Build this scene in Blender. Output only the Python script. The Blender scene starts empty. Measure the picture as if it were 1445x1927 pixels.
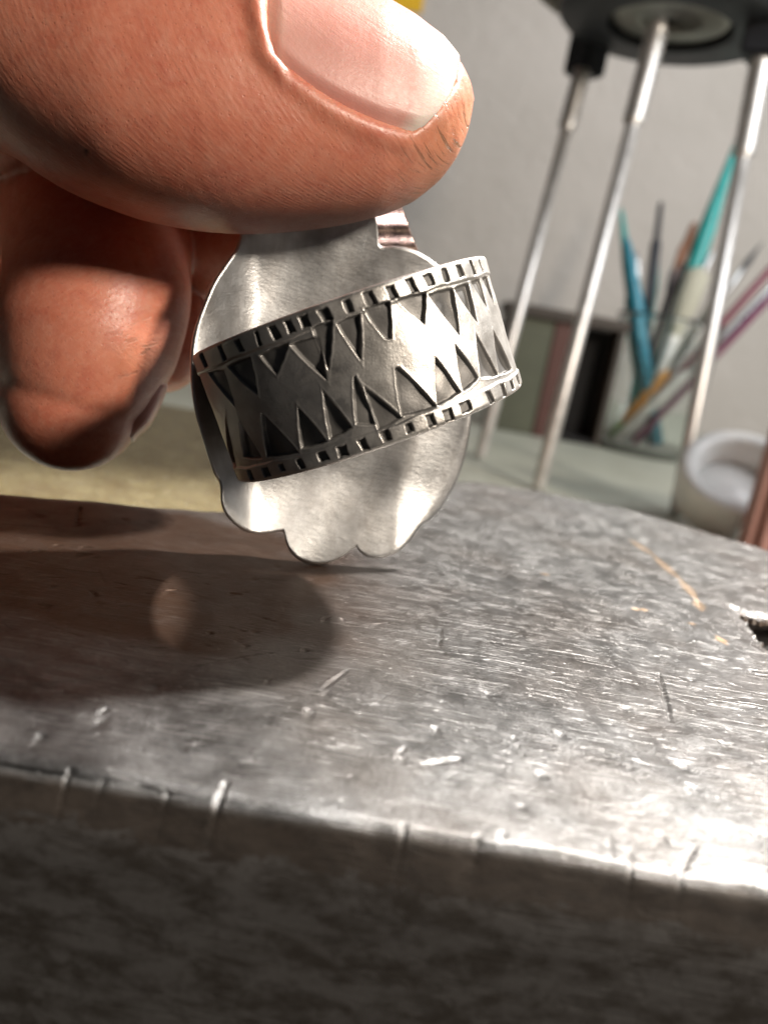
import bpy, bmesh, math, random
import numpy as np
from mathutils import Matrix, Vector

random.seed(7); rng = np.random.default_rng(7)
S = 0.001                                   # everything below is written in millimetres
scn = bpy.context.scene

# ------------------------------------------------------------------ camera
F = 1500.0; CX, CY = 722.5, 963.5           # focal length and centre in photograph pixels
TH = math.radians(13.6); RO = math.radians(10.0)
fw = np.array([0, math.cos(TH), -math.sin(TH)])
r0 = np.array([1.0, 0, 0]); u0 = np.array([0, math.sin(TH), math.cos(TH)])
cr = math.cos(RO)*r0 + math.sin(RO)*u0
cu = -math.sin(RO)*r0 + math.cos(RO)*u0
CAM = np.array([3.8, -65.0, 21.0])          # refined below so that the ring stands on z = 0

def ray(x, y):
    x = np.asarray(x, float); y = np.asarray(y, float)
    return fw + ((x-CX)/F)[..., None]*cr - ((y-CY)/F)[..., None]*cu
def P(x, y, d):
    return CAM + np.asarray(d, float)[..., None]*ray(x, y)
def G(x, y, z=0.0):
    q = ray(x, y); return CAM + q*((z-CAM[2])/q[..., 2])[..., None]
def proj(p):
    q = np.asarray(p) - CAM; d = q@fw
    return CX + F*(q@cr)/d, CY - F*(q@cu)/d, d

# ring frame (axis a, outward front n, right s) in camera-relative space
RR, RW = 11.2, 9.57
def ring_frame():
    q = ray(674.67, 696.45); C = 60*q
    n = -q/np.linalg.norm(q); ro = math.radians(18.65)
    a = math.cos(ro)*cu - math.sin(ro)*cr
    a -= n*(a@n); a /= np.linalg.norm(a)
    s = np.cross(a, n)
    t = math.radians(1.33)
    a, n = math.cos(t)*a + math.sin(t)*n, math.cos(t)*n - math.sin(t)*a
    y = math.radians(13)
    n, s = math.cos(y)*n + math.sin(y)*s, math.cos(y)*s - math.sin(y)*n
    return C, a, n, s
RC, RA, RN, RS = ring_frame()
PLATE_OFF = -8.6
def plate_depth(x, y):
    q = ray(x, y); return ((RC + PLATE_OFF*RN)@RN)/(q@RN)
q_c = plate_depth(610, 1062)*ray(610, 1062)
CAM = -q_c.copy()                            # lowest petal stands at the origin
RC = RC + CAM

cam_d = bpy.data.cameras.new('camera'); cam = bpy.data.objects.new('camera', cam_d)
scn.collection.objects.link(cam); scn.camera = cam
M = Matrix(((cr[0], cu[0], -fw[0], CAM[0]*S), (cr[1], cu[1], -fw[1], CAM[1]*S), (cr[2], cu[2], -fw[2], CAM[2]*S), (0, 0, 0, 1)))
cam.matrix_world = M
cam_d.sensor_fit = 'HORIZONTAL'; cam_d.sensor_width = 36; cam_d.lens = 36*F/1445
cam_d.clip_start = 0.001; cam_d.clip_end = 20
cam_d.dof.use_dof = True; cam_d.dof.focus_distance = 0.056; cam_d.dof.aperture_fstop = 44

# ------------------------------------------------------------------ light
w = bpy.data.worlds.new('World'); scn.world = w; w.use_nodes = True
bg = w.node_tree.nodes['Background']; bg.inputs[0].default_value = (0.80, 0.86, 1.0, 1); bg.inputs[1].default_value = 0.016

def area(name, loc, target, size, power, col, size_y=None):
    l = bpy.data.lights.new(name, 'AREA'); l.size = size; l.energy = power; l.color = col
    if size_y: l.shape = 'RECTANGLE'; l.size_y = size_y
    o = bpy.data.objects.new(name, l); scn.collection.objects.link(o)
    o.location = loc
    o.rotation_euler = (Vector(target)-Vector(loc)).to_track_quat('-Z', 'Y').to_euler()
    return o
# sunlight slanting in from the back right, a softer warm window at the front right, and an added fill lamp for the wall
def spot(name, loc, target, power, col, radius, cone):
    l = bpy.data.lights.new(name, 'SPOT'); l.energy = power; l.color = col; l.shadow_soft_size = radius; l.spot_size = math.radians(cone); l.spot_blend = .35
    o = bpy.data.objects.new(name, l); scn.collection.objects.link(o); o.location = loc
    o.rotation_euler = (Vector(target)-Vector(loc)).to_track_quat('-Z', 'Y').to_euler()
def polar(az, el, d): return (d*math.cos(math.radians(el))*math.cos(math.radians(az)), d*math.cos(math.radians(el))*math.sin(math.radians(az)), d*math.sin(math.radians(el)))
spot('sunbeam_lamp', polar(43.5, 53.5, .60), (.014, -.002, 0), 50.0, (1.0, .96, .91), .016, 30)
area('front_window_lamp', polar(-34, 32, .5), (0, 0, .012), .07, 2.7, (1.0, .885, .75))
area('wall_fill_lamp', (.42, .08, .46), (.16, 1.0, .42), .40, 4.8, (.94, .97, 1.0))  # unseen fill lamp, added to brighten wall and bench

scn.view_settings.view_transform = 'Standard'; scn.view_settings.look = 'None'
scn.view_settings.exposure = 0; scn.view_settings.gamma = 1; scn.view_settings.use_curve_mapping = False
scn.render.engine = 'CYCLES'
scn.cycles.use_denoising = True
try: scn.cycles.denoiser = 'OPENIMAGEDENOISE'
except Exception: pass
scn.cycles.caustics_reflective = False; scn.cycles.max_bounces = 10; scn.cycles.sample_clamp_indirect = 6

# ------------------------------------------------------------------ helpers
def mesh_obj(name, V, Fc, mat=None, parent=None, smooth=True, attrs=None):
    me = bpy.data.meshes.new(name)
    V = np.asarray(V, float)*S
    if isinstance(Fc, np.ndarray) and Fc.ndim == 2:
        n, k = Fc.shape
        me.vertices.add(len(V)); me.vertices.foreach_set('co', V.astype(np.float32).ravel())
        me.loops.add(n*k); me.loops.foreach_set('vertex_index', Fc.astype(np.int32).ravel())
        me.polygons.add(n); me.polygons.foreach_set('loop_start', np.arange(0, n*k, k, dtype=np.int32))
        me.update(calc_edges=True); me.validate()
    else:
        me.from_pydata([tuple(v) for v in V], [], [tuple(f) for f in Fc]); me.update()
    if smooth: me.polygons.foreach_set('use_smooth', np.ones(len(me.polygons), bool))
    for k, v in (attrs or {}).items():
        v = np.asarray(v, np.float32)
        if v.ndim == 1:
            at = me.attributes.new(k, 'FLOAT', 'POINT'); at.data.foreach_set('value', v)
        else:
            at = me.attributes.new(k, 'FLOAT_VECTOR', 'POINT'); at.data.foreach_set('vector', v.ravel())
    o = bpy.data.objects.new(name, me); scn.collection.objects.link(o)
    if mat: me.materials.append(mat)
    if parent: o.parent = parent
    return o
def rootat(name, loc=(0, 0, 0)):
    o = bpy.data.objects.new(name, None); scn.collection.objects.link(o); o.location = Vector(loc)*S
    o.empty_display_size = 0.01
    return o
def tag(o, label=None, cat=None, group=None, kind=None):
    for k, v in (('label', label), ('category', cat), ('group', group), ('kind', kind)):
        if v: o[k] = v
    return o
def grid_faces(nu, nv, wrap_u=False):
    u = np.arange(nu if wrap_u else nu-1); v = np.arange(nv-1)
    U, Vv = np.meshgrid(u, v, indexing='ij'); U1 = (U+1) % nu
    return np.stack([U*nv+Vv, U1*nv+Vv, U1*nv+Vv+1, U*nv+Vv+1], -1).reshape(-1, 4)
def sm(a, b, x):
    t = np.clip((x-a)/(b-a), 0, 1); return t*t*(3-2*t)
def lathe(prof, n=48, axis0=(0, 0, 0), ax=(0, 0, 1), closed=False):
    """prof: list of (radius, height) along ax from axis0"""
    ax = np.array(ax, float); ax /= np.linalg.norm(ax)
    h = np.array([1.0, 0, 0]) if abs(ax[0]) < .8 else np.array([0, 1.0, 0])
    e1 = np.cross(ax, h); e1 /= np.linalg.norm(e1); e2 = np.cross(ax, e1)
    pr = np.array(prof, float); th = np.linspace(0, 2*math.pi, n, endpoint=False)
    V = np.array(axis0) + pr[None, :, 1, None]*ax + pr[None, :, 0, None]*(np.cos(th)[:, None, None]*e1 + np.sin(th)[:, None, None]*e2)
    return V.reshape(-1, 3), grid_faces(n, len(pr), True)
def box(x0, x1, y0, y1, z0, z1, b=0.6):
    bm = bmesh.new(); bmesh.ops.create_cube(bm, size=1)
    for v in bm.verts:
        v.co = Vector(((x0+x1)/2+v.co.x*(x1-x0), (y0+y1)/2+v.co.y*(y1-y0), (z0+z1)/2+v.co.z*(z1-z0)))
    if b: bmesh.ops.bevel(bm, geom=list(bm.edges), offset=b, segments=2, affect='EDGES')
    bm.verts.ensure_lookup_table()
    V = [tuple(v.co) for v in bm.verts]; Fc = [[v.index for v in f.verts] for f in bm.faces]
    bm.free(); return V, Fc
def xform(V, loc=(0, 0, 0), rz=0):
    V = np.asarray(V, float); c, s = math.cos(rz), math.sin(rz)
    return np.stack([V[:, 0]*c-V[:, 1]*s+loc[0], V[:, 0]*s+V[:, 1]*c+loc[1], V[:, 2]+loc[2]], -1)

# ------------------------------------------------------------------ material helper
class NT:
    def __init__(s, name):
        s.m = bpy.data.materials.new(name); s.m.use_nodes = True
        s.t = s.m.node_tree; s.b = s.t.nodes['Principled BSDF']; s.out = s.t.nodes['Material Output']
    def n(s, typ, **kw):
        nd = s.t.nodes.new(typ)
        for k, v in kw.items():
            if k.startswith('i_'):
                key = k[2:]
                key = int(key) if key.isdigit() else key.replace('_', ' ')
                s.set(nd.inputs[key], v)
            else: setattr(nd, k, v)
        return nd
    def set(s, inp, v):
        if hasattr(v, 'is_output'): s.t.links.new(v, inp)
        elif isinstance(v, bpy.types.Node): s.t.links.new(v.outputs[0], inp)
        else: inp.default_value = v
    def p(s, **kw):
        for k, v in kw.items(): s.set(s.b.inputs[k.replace('_', ' ')], v)
    def co(s, scale=(1, 1, 1), rot=(0, 0, 0), src=None):
        c = src if src is not None else s.n('ShaderNodeTexCoord').outputs['Object']
        mp = s.n('ShaderNodeMapping'); s.t.links.new(c, mp.inputs[0])
        k = 1000.0 if src is None else 1.0
        mp.inputs['Scale'].default_value = tuple(x*k for x in scale); mp.inputs['Rotation'].default_value = rot
        return mp.outputs[0]
    def noise(s, scale, co, detail=4, rough=.55, dist=0):
        nd = s.n('ShaderNodeTexNoise'); nd.inputs['Scale'].default_value = scale; nd.inputs['Detail'].default_value = detail
        nd.inputs['Roughness'].default_value = rough; nd.inputs['Distortion'].default_value = dist
        s.t.links.new(co, nd.inputs['Vector']); return nd.outputs[0]
    def ramp(s, fac, stops, interp='LINEAR'):
        nd = s.n('ShaderNodeValToRGB'); s.t.links.new(fac, nd.inputs[0]); cr_ = nd.color_ramp; cr_.interpolation = interp
        while len(cr_.elements) < len(stops): cr_.elements.new(0.5)
        for e, (p_, c) in zip(cr_.elements, stops):
            e.position = p_; e.color = (c, c, c, 1) if not hasattr(c, '__len__') else (*c, 1)
        return nd.outputs[0]
    def mix(s, fac, a, b, mode='MIX'):
        nd = s.n('ShaderNodeMix'); nd.data_type = 'RGBA'; nd.blend_type = mode
        s.set(nd.inputs[0], fac)
        for i, v in ((6, a), (7, b)):
            s.set(nd.inputs[i], (*v, 1) if isinstance(v, tuple) and len(v) == 3 else v)
        return nd.outputs[2]
    def math(s, op, a, b=0.0, clamp=False):
        nd = s.n('ShaderNodeMath', operation=op); nd.use_clamp = clamp; s.set(nd.inputs[0], a); s.set(nd.inputs[1], b); return nd.outputs[0]
    def attr(s, name, what='Fac'):
        nd = s.n('ShaderNodeAttribute'); nd.attribute_name = name; return nd.outputs[what]
    def bump(s, h, dist, strength=1.0, normal=None):
        nd = s.n('ShaderNodeBump'); nd.inputs['Distance'].default_value = dist*S; nd.inputs['Strength'].default_value = strength
        s.t.links.new(h, nd.inputs['Height'])
        if normal is not None: s.t.links.new(normal, nd.inputs['Normal'])
        return nd.outputs[0]
def plain(name, col, rough=.5, metal=0, var=.12, scale=.12, bump=0.0, **kw):
    t = NT(name); c = t.co()
    n1 = t.noise(scale, c, 5)
    d = tuple(x*(1-var) for x in col); l = tuple(min(1, x*(1+var)) for x in col)
    t.p(Base_Color=t.mix(t.ramp(n1, [(.3, 0), (.7, 1)]), d, l), Metallic=metal)
    t.p(Roughness=t.ramp(n1, [(.2, max(.02, rough-.08)), (.8, min(1, rough+.08))]))
    if bump: t.p(Normal=t.bump(t.noise(scale*6, c, 5), bump))
    for k, v in kw.items(): t.p(**{k: v})
    return t.m

# ------------------------------------------------------------------ materials
def m_steel():
    t = NT('worn_steel'); c = t.co()
    face = t.attr('face')           # 0 top, 1 front/side faces
    n_big = t.noise(.07, c, 4, .6); n_mid = t.noise(.45, c, 5, .65); n_fine = t.noise(5.5, t.co((1, .6, 1)), 5, .75)
    streak = t.noise(1.0, t.co((.8, 8, 8), (0, 0, math.radians(-5))), 6, .7)
    streak2 = t.noise(1.0, t.co((7, 1.4, 7), (0, 0, math.radians(-35))), 5, .7)
    scr = None
    for ang_, sx_, sc_, wd_, lo_ in ((-6, .06, 2.6, .012, .48), (10, .10, 2.0, .010, .52), (33, .12, 1.6, .008, .55), (-48, .12, 1.5, .008, .56), (3, .03, 4.5, .02, .45)):
        ln = t.ramp(t.noise(1.0, t.co((sx_, sc_, 1), (0, 0, math.radians(ang_))), 2, .5, .15), [(.5-wd_, 0), (.5, 1), (.5+wd_, 0)])
        brk = t.ramp(t.noise(.35, t.co((1, 1, 1), (0, 0, ang_)), 3, .6), [(lo_, 0), (lo_+.06, 1)])
        one = t.math('MULTIPLY', ln, brk); scr = one if scr is None else t.math('MAXIMUM', scr, one)
    base = t.mix(t.ramp(n_mid, [(.35, 0), (.7, 1)]), (.10, .098, .096), (.20, .197, .194))
    base = t.mix(t.math('MULTIPLY', t.ramp(n_big, [(.45, 0), (.65, 1)]), .5), base, (.10, .082, .07))
    base = t.mix(t.math('MULTIPLY', t.ramp(n_fine, [(.52, 0), (.72, 1)]), .75), base, (.03, .024, .02))
    base = t.mix(t.math('MULTIPLY', scr, .75), base, (.42, .41, .40))
    base = t.mix(t.math('MULTIPLY', t.math('MULTIPLY', t.attr('stain_or_shade'), t.ramp(n_mid, [(.3, .88), (.7, 1)])), .95), base, (.040, .018, .008))  # brown shade below the hand painted into the steel colour
    base = t.mix(t.math('MULTIPLY', t.attr('rust'), 1.0), base, (.09, .052, .03))
    base = t.mix(t.math('MULTIPLY', t.attr('tan'), .8), base, (.55, .36, .20))
    # painted, chipped faces
    z = t.n('ShaderNodeSeparateXYZ'); t.t.links.new(c, z.inputs[0])
    nz = t.noise(.45, t.co((1, 1, 2.2)), 6, .7, .6)
    lim = t.math('ADD', t.math('MULTIPLY', nz, 4.2), -4.9)
    chip = t.math('GREATER_THAN', z.outputs[2], lim)
    stain_or_shade = t.ramp(t.noise(.42, t.co((.7, 1, 1.5)), 8, .76, .3), [(.44, 0), (.58, 1)])
    paint = t.mix(stain_or_shade, (.072, .068, .066), (.030, .025, .021))
    paint = t.mix(t.ramp(t.noise(.9, t.co((1, 1, .8), (.2, .3, .4)), 7, .8, .3), [(.58, 0), (.70, .8)]), paint, (.022, .018, .015))
    paint = t.mix(t.ramp(t.noise(3.2, t.co((.5, 1, 2.2)), 4, .7), [(.64, 0), (.72, .4)]), paint, (.11, .105, .10))
    fcol = t.mix(chip, paint, t.mix(t.ramp(nz, [(.3, 0), (.7, 1)]), (.022, .017, .014), (.065, .052, .043)))
    t.p(Base_Color=t.mix(face, base, fcol))
    met = t.math('MULTIPLY', t.math('SUBTRACT', 1.0, face), t.math('SUBTRACT', 1.0, t.attr('rust')))
    t.p(Metallic=t.math('MULTIPLY', met, t.math('SUBTRACT', .93, t.math('MULTIPLY', t.attr('stain_or_shade'), .45))), Specular_IOR_Level=t.math('SUBTRACT', .5, t.math('MULTIPLY', t.attr('stain_or_shade'), .42)))  # also less metallic where the shade is painted
    r1 = t.ramp(n_mid, [(.25, .27), (.75, .40)])
    rr = t.math('ADD', r1, t.math('MULTIPLY', t.math('MAXIMUM', face, t.attr('rust')), .25))
    t.p(Roughness=rr)
    h = t.math('ADD', t.math('MULTIPLY', streak, .22), t.math('MULTIPLY', streak2, .18))
    h = t.math('ADD', h, t.math('MULTIPLY', n_fine, .55))
    h = t.math('SUBTRACT', h, t.math('MULTIPLY', scr, .35))
    t.p(Normal=t.bump(t.math('ADD', h, t.math('MULTIPLY', t.math('MULTIPLY', chip, face), .8)), .06))
    return t.m
def m_silver(kind):
    t = NT('silver_'+kind); c = t.co()
    n1 = t.noise(.35, c, 5, .65); n2 = t.noise(1.0, t.co((.8, 4, .8), (0, 0, .3)), 5, .7); n3 = t.noise(6, c, 3, .7)
    if kind == 'band':
        pat = t.attr('patina')
        mott = t.ramp(t.noise(.8, c, 6, .7, .5), [(.42, 0), (.68, .5)])
        k = t.math('MAXIMUM', t.math('MULTIPLY', pat, t.ramp(n1, [(.2, .75), (.8, 1.0)]), True), mott)
        base = t.mix(t.ramp(n1, [(.3, 0), (.7, 1)]), (.62, .585, .54), (.80, .775, .74))
        t.p(Base_Color=t.mix(k, base, (.016, .0155, .017)), Metallic=t.math('SUBTRACT', 1.0, t.math('MULTIPLY', k, .85)), Specular_IOR_Level=t.math('SUBTRACT', .5, t.math('MULTIPLY', k, .2)))
        t.p(Roughness=t.math('ADD', t.ramp(n1, [(.3, .34), (.7, .46)]), t.math('MULTIPLY', k, .05)))
        h = t.math('ADD', t.math('MULTIPLY', n2, .4), t.math('MULTIPLY', n3, .5))
        t.p(Normal=t.bump(h, .035))
    else:
        base = t.mix(t.ramp(n1, [(.3, 0), (.7, 1)]), (.42, .415, .41), (.62, .618, .615))
        base = t.mix(t.math('MULTIPLY', t.ramp(t.noise(.5, t.co((1, 1, .4), (.3, .2, 0)), 4, .6, 1.2), [(.4, 0), (.7, 1)]), .45), base, (.30, .27, .245))
        t.p(Base_Color=base, Metallic=1.0, Roughness=t.ramp(n1, [(.25, .30), (.75, .40)]))
        st = t.noise(1.0, t.co((.5, 5, 5), (.1, .35, .1)), 5, .65)
        t.p(Normal=t.bump(t.math('ADD', st, t.math('MULTIPLY', n3, .05)), .022))
    return t.m
def m_skin():
    t = NT('skin'); c = t.co(); uv = t.attr('skuv', 'Vector')
    n1 = t.noise(.16, c, 4, .6); n2 = t.noise(.8, c, 5, .65); n3 = t.noise(3.5, c, 4, .7)
    base = t.mix(t.ramp(n1, [(.3, 0), (.7, 1)]), (.60, .195, .12), (.69, .26, .165))
    base = t.mix(t.math('MULTIPLY', t.ramp(n2, [(.45, 0), (.7, 1)]), .45), base, (.66, .31, .22))
    # fine crease lines run across the digit
    q = t.co((1, .42, 1), src=uv)
    lines = t.noise(3.0, q, 3, .6, .35)
    wv = t.n('ShaderNodeTexWave', wave_type='BANDS', bands_direction='X', i_Scale=.58, i_Distortion=3.2, i_Detail=2.0, i_Detail_Scale=.9, i_Detail_Roughness=.6)
    t.t.links.new(uv, wv.inputs['Vector']); lines2 = wv.outputs['Fac']
    deep = t.ramp(t.noise(2.2, t.co((1, .22, 1), (0, 0, .25), src=uv), 4, .65, .5), [(.38, 1), (.43, 0)])
    gr = t.attr('grime')
    vor = t.n('ShaderNodeTexVoronoi'); vor.inputs['Scale'].default_value = 2.4; t.t.links.new(c, vor.inputs['Vector'])
    pore = t.ramp(vor.outputs['Distance'], [(.06, 1), (.22, 0)])
    base = t.mix(t.math('MULTIPLY', t.ramp(t.noise(.45, c, 5, .7, .8), [(.48, 0), (.66, 1)]), .45), base, (.50, .125, .08))
    base = t.mix(t.math('MULTIPLY', t.ramp(lines, [(.50, 0), (.62, 1)]), .16), base, (.78, .42, .31))
    base = t.mix(t.math('MULTIPLY', pore, .25), base, (.34, .10, .06))
    base = t.mix(t.math('MULTIPLY', t.math('MULTIPLY', deep, gr), .85), base, (.10, .045, .02))
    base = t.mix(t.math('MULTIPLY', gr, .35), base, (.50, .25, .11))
    base = t.mix(t.attr('mole'), base, (.10, .04, .025))
    t.p(Base_Color=base, Roughness=t.ramp(n3, [(.3, .32), (.7, .48)]))
    t.p(Subsurface_Weight=.30, Subsurface_Radius=(1.0, .30, .16), Subsurface_Scale=.0007)
    msk = t.ramp(t.noise(.3, c, 3), [(.35, .25), (.7, 1)])
    cross = t.noise(2.4, t.co((.4, 1, 1), (0, 0, .5), src=uv), 3, .6, .4)
    h = t.math('ADD', t.math('MULTIPLY', t.math('MULTIPLY', lines, msk), .8), t.math('MULTIPLY', t.math('MULTIPLY', lines2, msk), .16))
    h = t.math('ADD', h, t.math('MULTIPLY', cross, .45))
    h = t.math('ADD', h, t.math('MULTIPLY', n3, .5))
    h = t.math('SUBTRACT', h, t.math('MULTIPLY', pore, .35))
    h = t.math('SUBTRACT', h, t.math('MULTIPLY', t.math('MULTIPLY', deep, gr), .8))
    t.p(Normal=t.bump(h, .042))
    return t.m
def m_nail():
    t = NT('nail'); c = t.co(); uv = t.attr('nuv', 'Vector')
    sx = t.n('ShaderNodeSeparateXYZ'); t.t.links.new(uv, sx.inputs[0])
    n1 = t.noise(.5, c, 4)
    tt = t.math('ADD', sx.outputs[0], t.math('MULTIPLY', t.math('SUBTRACT', n1, .5), .06))
    col = t.ramp(tt, [(0, (.74, .48, .39)), (.12, (.72, .36, .30)), (.5, (.71, .32, .265)), (.84, (.72, .37, .31)), (.94, (.80, .64, .56))])
    t.p(Base_Color=col, Roughness=t.ramp(t.noise(2, c, 4), [(.3, .30), (.7, .42)]), Subsurface_Weight=.3, Subsurface_Radius=(1, .35, .2), Subsurface_Scale=.001)
    rid = t.noise(1.0, t.co((2.5, 30, 1), src=uv), 4, .7)
    fl = t.noise(3.0, c, 5, .75)
    t.p(Normal=t.bump(t.math('ADD', t.math('MULTIPLY', rid, .6), t.math('MULTIPLY', fl, .5)), .05))
    return t.m
M_STEEL = m_steel(); M_PLATE = m_silver('plate'); M_BAND = m_silver('band'); M_SKIN = m_skin(); M_NAIL = m_nail()

# ================================================================== setting
BENCH = -30.0; WALL_Y = 640.0
def m_wall():
    t = NT('plaster'); c = t.co()
    n1 = t.noise(.012, c, 4); n2 = t.noise(.16, c, 6, .65); n3 = t.noise(.05, c, 4, .6, .6)
    t.p(Base_Color=t.mix(t.ramp(n1, [(.3, 0), (.7, 1)]), (.46, .42, .38), (.52, .475, .435)), Roughness=.85)
    t.p(Normal=t.bump(t.math('ADD', n2, t.math('MULTIPLY', n3, 1.2)), 1.5))
    return t.m
def m_bench():
    t = NT('painted_bench'); c = t.co()
    n1 = t.noise(.03, c, 5); n2 = t.noise(.25, c, 6, .7)
    b = t.mix(t.ramp(n1, [(.3, 0), (.7, 1)]), (.44, .45, .37), (.56, .57, .48))
    b = t.mix(t.math('MULTIPLY', t.ramp(n2, [(.5, 0), (.75, 1)]), .5), b, (.33, .31, .25))
    t.p(Base_Color=b, Roughness=.42, Normal=t.bump(n2, .5)); return t.m
V, Fc = box(-520, 760, -40, WALL_Y, BENCH-25, BENCH, 1.0)
tag(mesh_obj('workbench_top', V, Fc, m_bench(), smooth=False), kind='structure')
V, Fc = box(-520, 760, WALL_Y, WALL_Y+30, BENCH-25, 700, 0)
tag(mesh_obj('wall', V, Fc, m_wall(), smooth=False), kind='structure')

# ================================================================== steel block
def build_block():
    # far edge traced from the photograph, on z = 0
    far_px = [(-260, 897), (100, 926), (300, 942), (420, 952)]
    fp = [G(x, y) for x, y in far_px] + [np.array([-4, 26, 0.]), np.array([5, 43, 0.])] + [G(x, y) for x, y in [(880, 898), (1000, 915), (1150, 945), (1300, 985), (1445, 1030), (1600, 1085)]]
    fp = np.array(fp); o = np.argsort(fp[:, 0]); fx, fy = fp[o, 0], fp[o, 1]
    y_front = G(400, 1500)[1]
    xs = np.concatenate([np.linspace(-60, -33, 28)[:-1], np.arange(-33, 58, .15), np.linspace(58, 84, 27)])
    ye = np.interp(xs, fx, fy)
    ker = np.hanning(41); ker /= ker.sum()
    ye = np.convolve(np.pad(ye, 20, mode='edge'), ker, 'valid')
    nt = 490
    tt = np.linspace(0, 1, nt)**1.12
    X = np.repeat(xs[:, None], nt, 1); Y0 = y_front+1.0
    Y = Y0 + (ye[:, None]-1.2-Y0)*tt[None]
    Z = np.zeros_like(X)
    # overall wear: gentle undulation and a rounded front arris
    Z += .10*np.sin(X*.21+1)*np.sin(Y*.17+.4) + .05*np.sin(X*.6+Y*.4)
    Z -= .0038*np.clip(Y0+14-Y, 0, 14)**2*(.75+.25*np.sin(X*.13+2))
    rad = .45 + .5*sm(4, -10, X)
    u = np.clip((Y0+rad-Y)/rad, 0, 1); Z -= .55*rad*(1-np.sqrt(np.clip(1-u**2*.62, 0, 1)))
    u = np.clip((Y-(ye[:, None]-4))/4, 0, 1); Z -= .9*u**2
    rust = np.zeros_like(X); tan = np.zeros_like(X)
    def window(x0, x1, y0, y1):
        return np.where((xs > x0) & (xs < x1))[0], y0, y1
    def seg(p, q, wd, dp, lip=.1, r=None, tn=0, nick=False):
        i = np.where((xs > min(p[0], q[0])-4*wd) & (xs < max(p[0], q[0])+4*wd))[0]
        if not len(i): return
        a, b = i[0], i[-1]+1
        x, y = X[a:b], Y[a:b]; dx, dy = q[0]-p[0], q[1]-p[1]; L = dx*dx+dy*dy+1e-9
        k = np.clip(((x-p[0])*dx+(y-p[1])*dy)/L, 0, 1)
        d = np.hypot(x-p[0]-k*dx, y-p[1]-k*dy)
        ww = wd*(.12+.88*np.sin(np.pi*np.clip(k*.92+.04, 0, 1))) if not nick else wd*(.10+.9*k)
        Z[a:b] += -dp*np.clip(1-d/ww, 0, 1)**.8 + lip*dp*np.exp(-((d-1.35*ww)/(.4*ww))**2)
        if tn: tan[a:b] = np.maximum(tan[a:b], tn*np.clip(1.6-d/ww, 0, 1))
    def g2(x, y): return G(x, y)[:2]
    def comet(x, y, dx, dy, sz, h=.10):
        sz *= .8
        """small dent with a raised burr at its head"""
        p = g2(x, y); q = g2(x+dx, y+dy)
        seg(p, q, .20*sz, h*1.1, .2)
        i = np.where(abs(xs-p[0]) < 2.2*sz)[0]
        if len(i):
            a, b = i[0], i[-1]+1
            d2 = ((X[a:b]-p[0])/(.26*sz))**2 + ((Y[a:b]-p[1])/(.55*sz))**2
            Z[a:b] += h*.18*np.exp(-d2) - h*.6*np.exp(-(((X[a:b]-p[0]-.35*sz)/(.22*sz))**2+((Y[a:b]-p[1]+.5*sz)/(.5*sz))**2))
    for c in [(825, 1225, 4, -40, 1.1), (905, 1300, 35, 12, 1.3), (812, 1366, 14, 10, 1.2), (1045, 1375, 16, 12, 1.2), (573, 1333, 16, 6, 1.3),
              (605, 1297, 50, -36, 1.2), (455, 1212, 14, 4, 1.1), (568, 1218, 12, 6, .9), (605, 1163, 20, -4, 1.), (640, 1160, 12, 6, .8), (390, 1190, 10, 4, .8),
              (1292, 1472, 30, 12, 1.1), (1238, 1556, 16, 12, 1.0), (750, 1414, 16, -14, .9), (505, 1275, -2, 16, .8), (1010, 1444, 4, 14, .7), (700, 1172, 40, -2, .7),
              (1165, 1332, 20, 2, .8), (1350, 1396, 22, 8, .9), (1140, 1205, 22, 4, .8), (895, 1555, 18, -2, .7), (940, 1552, 18, 2, .7),
              (145, 985, 6, -30, 1.5), (150, 1027, 26, 4, 1.5), (145, 1041, 30, 2, 1.5), (75, 1140, 20, 2, 1.5), (170, 1112, 14, 12, 1.3), (185, 1335, 22, -14, 1.3),
              (70, 1362, 18, 6, 1.2), (310, 1115, 24, -2, 1.1), (430, 1115, 18, 2, 1.), (100, 1024, 20, 2, 1.1), (60, 1035, 26, 2, 1.1)]:
        comet(*c)
    for p, q, wd, dp in [((1240, 1265), (1262, 1362), .22, .16), ((1150, 1562), (1156, 1598), .12, .12), ((1185, 1575), (1196, 1652), .12, .14), ((1312, 1578), (1268, 1655), .22, .10),
                         ((1418, 1560), (1442, 1592), .1, .1), ((790, 1432), (872, 1424), .22, .14), ((965, 1380), (990, 1425), .1, .1), ((765, 1535), (757, 1580), .1, .1),
                         ((0, 1286), (330, 1262), .06, .05), ((330, 1262), (510, 1228), .07, .06), ((700, 1330), (760, 1290), .06, .05), ((1000, 1345), (1320, 1385), .07, .06), ((430, 1180), (470, 1190), .07, .06)]:
        seg(g2(*p), g2(*q), wd, dp)
    # nicks filed into the front arris
    for p, q, wd in [((138, 1415), (100, 1490), .42), ((205, 1425), (150, 1505), .42), ((262, 1462), (242, 1520), .30), ((322, 1458), (300, 1525), .40), ((428, 1452), (384, 1548), .55), ((690, 1560), (693, 1590), .2), ((765, 1530), (757, 1585), .2)]:
        seg(g2(*p), g2(*q), wd*rng.uniform(.7, 1.0), rng.uniform(.16, .28), .12, nick=True)
    for k in range(900):                       # random hairlines and pits
        x = rng.uniform(-32, 57); y = rng.uniform(-34, 50); an = rng.normal(math.radians(6), .35) + (math.pi/2 if rng.random() < .12 else 0); L = rng.exponential(1.3)+.25
        seg((x, y), (x+L*math.cos(an), y+L*math.sin(an)), rng.uniform(.05, .10), rng.uniform(.02, .06), .08)
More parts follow.
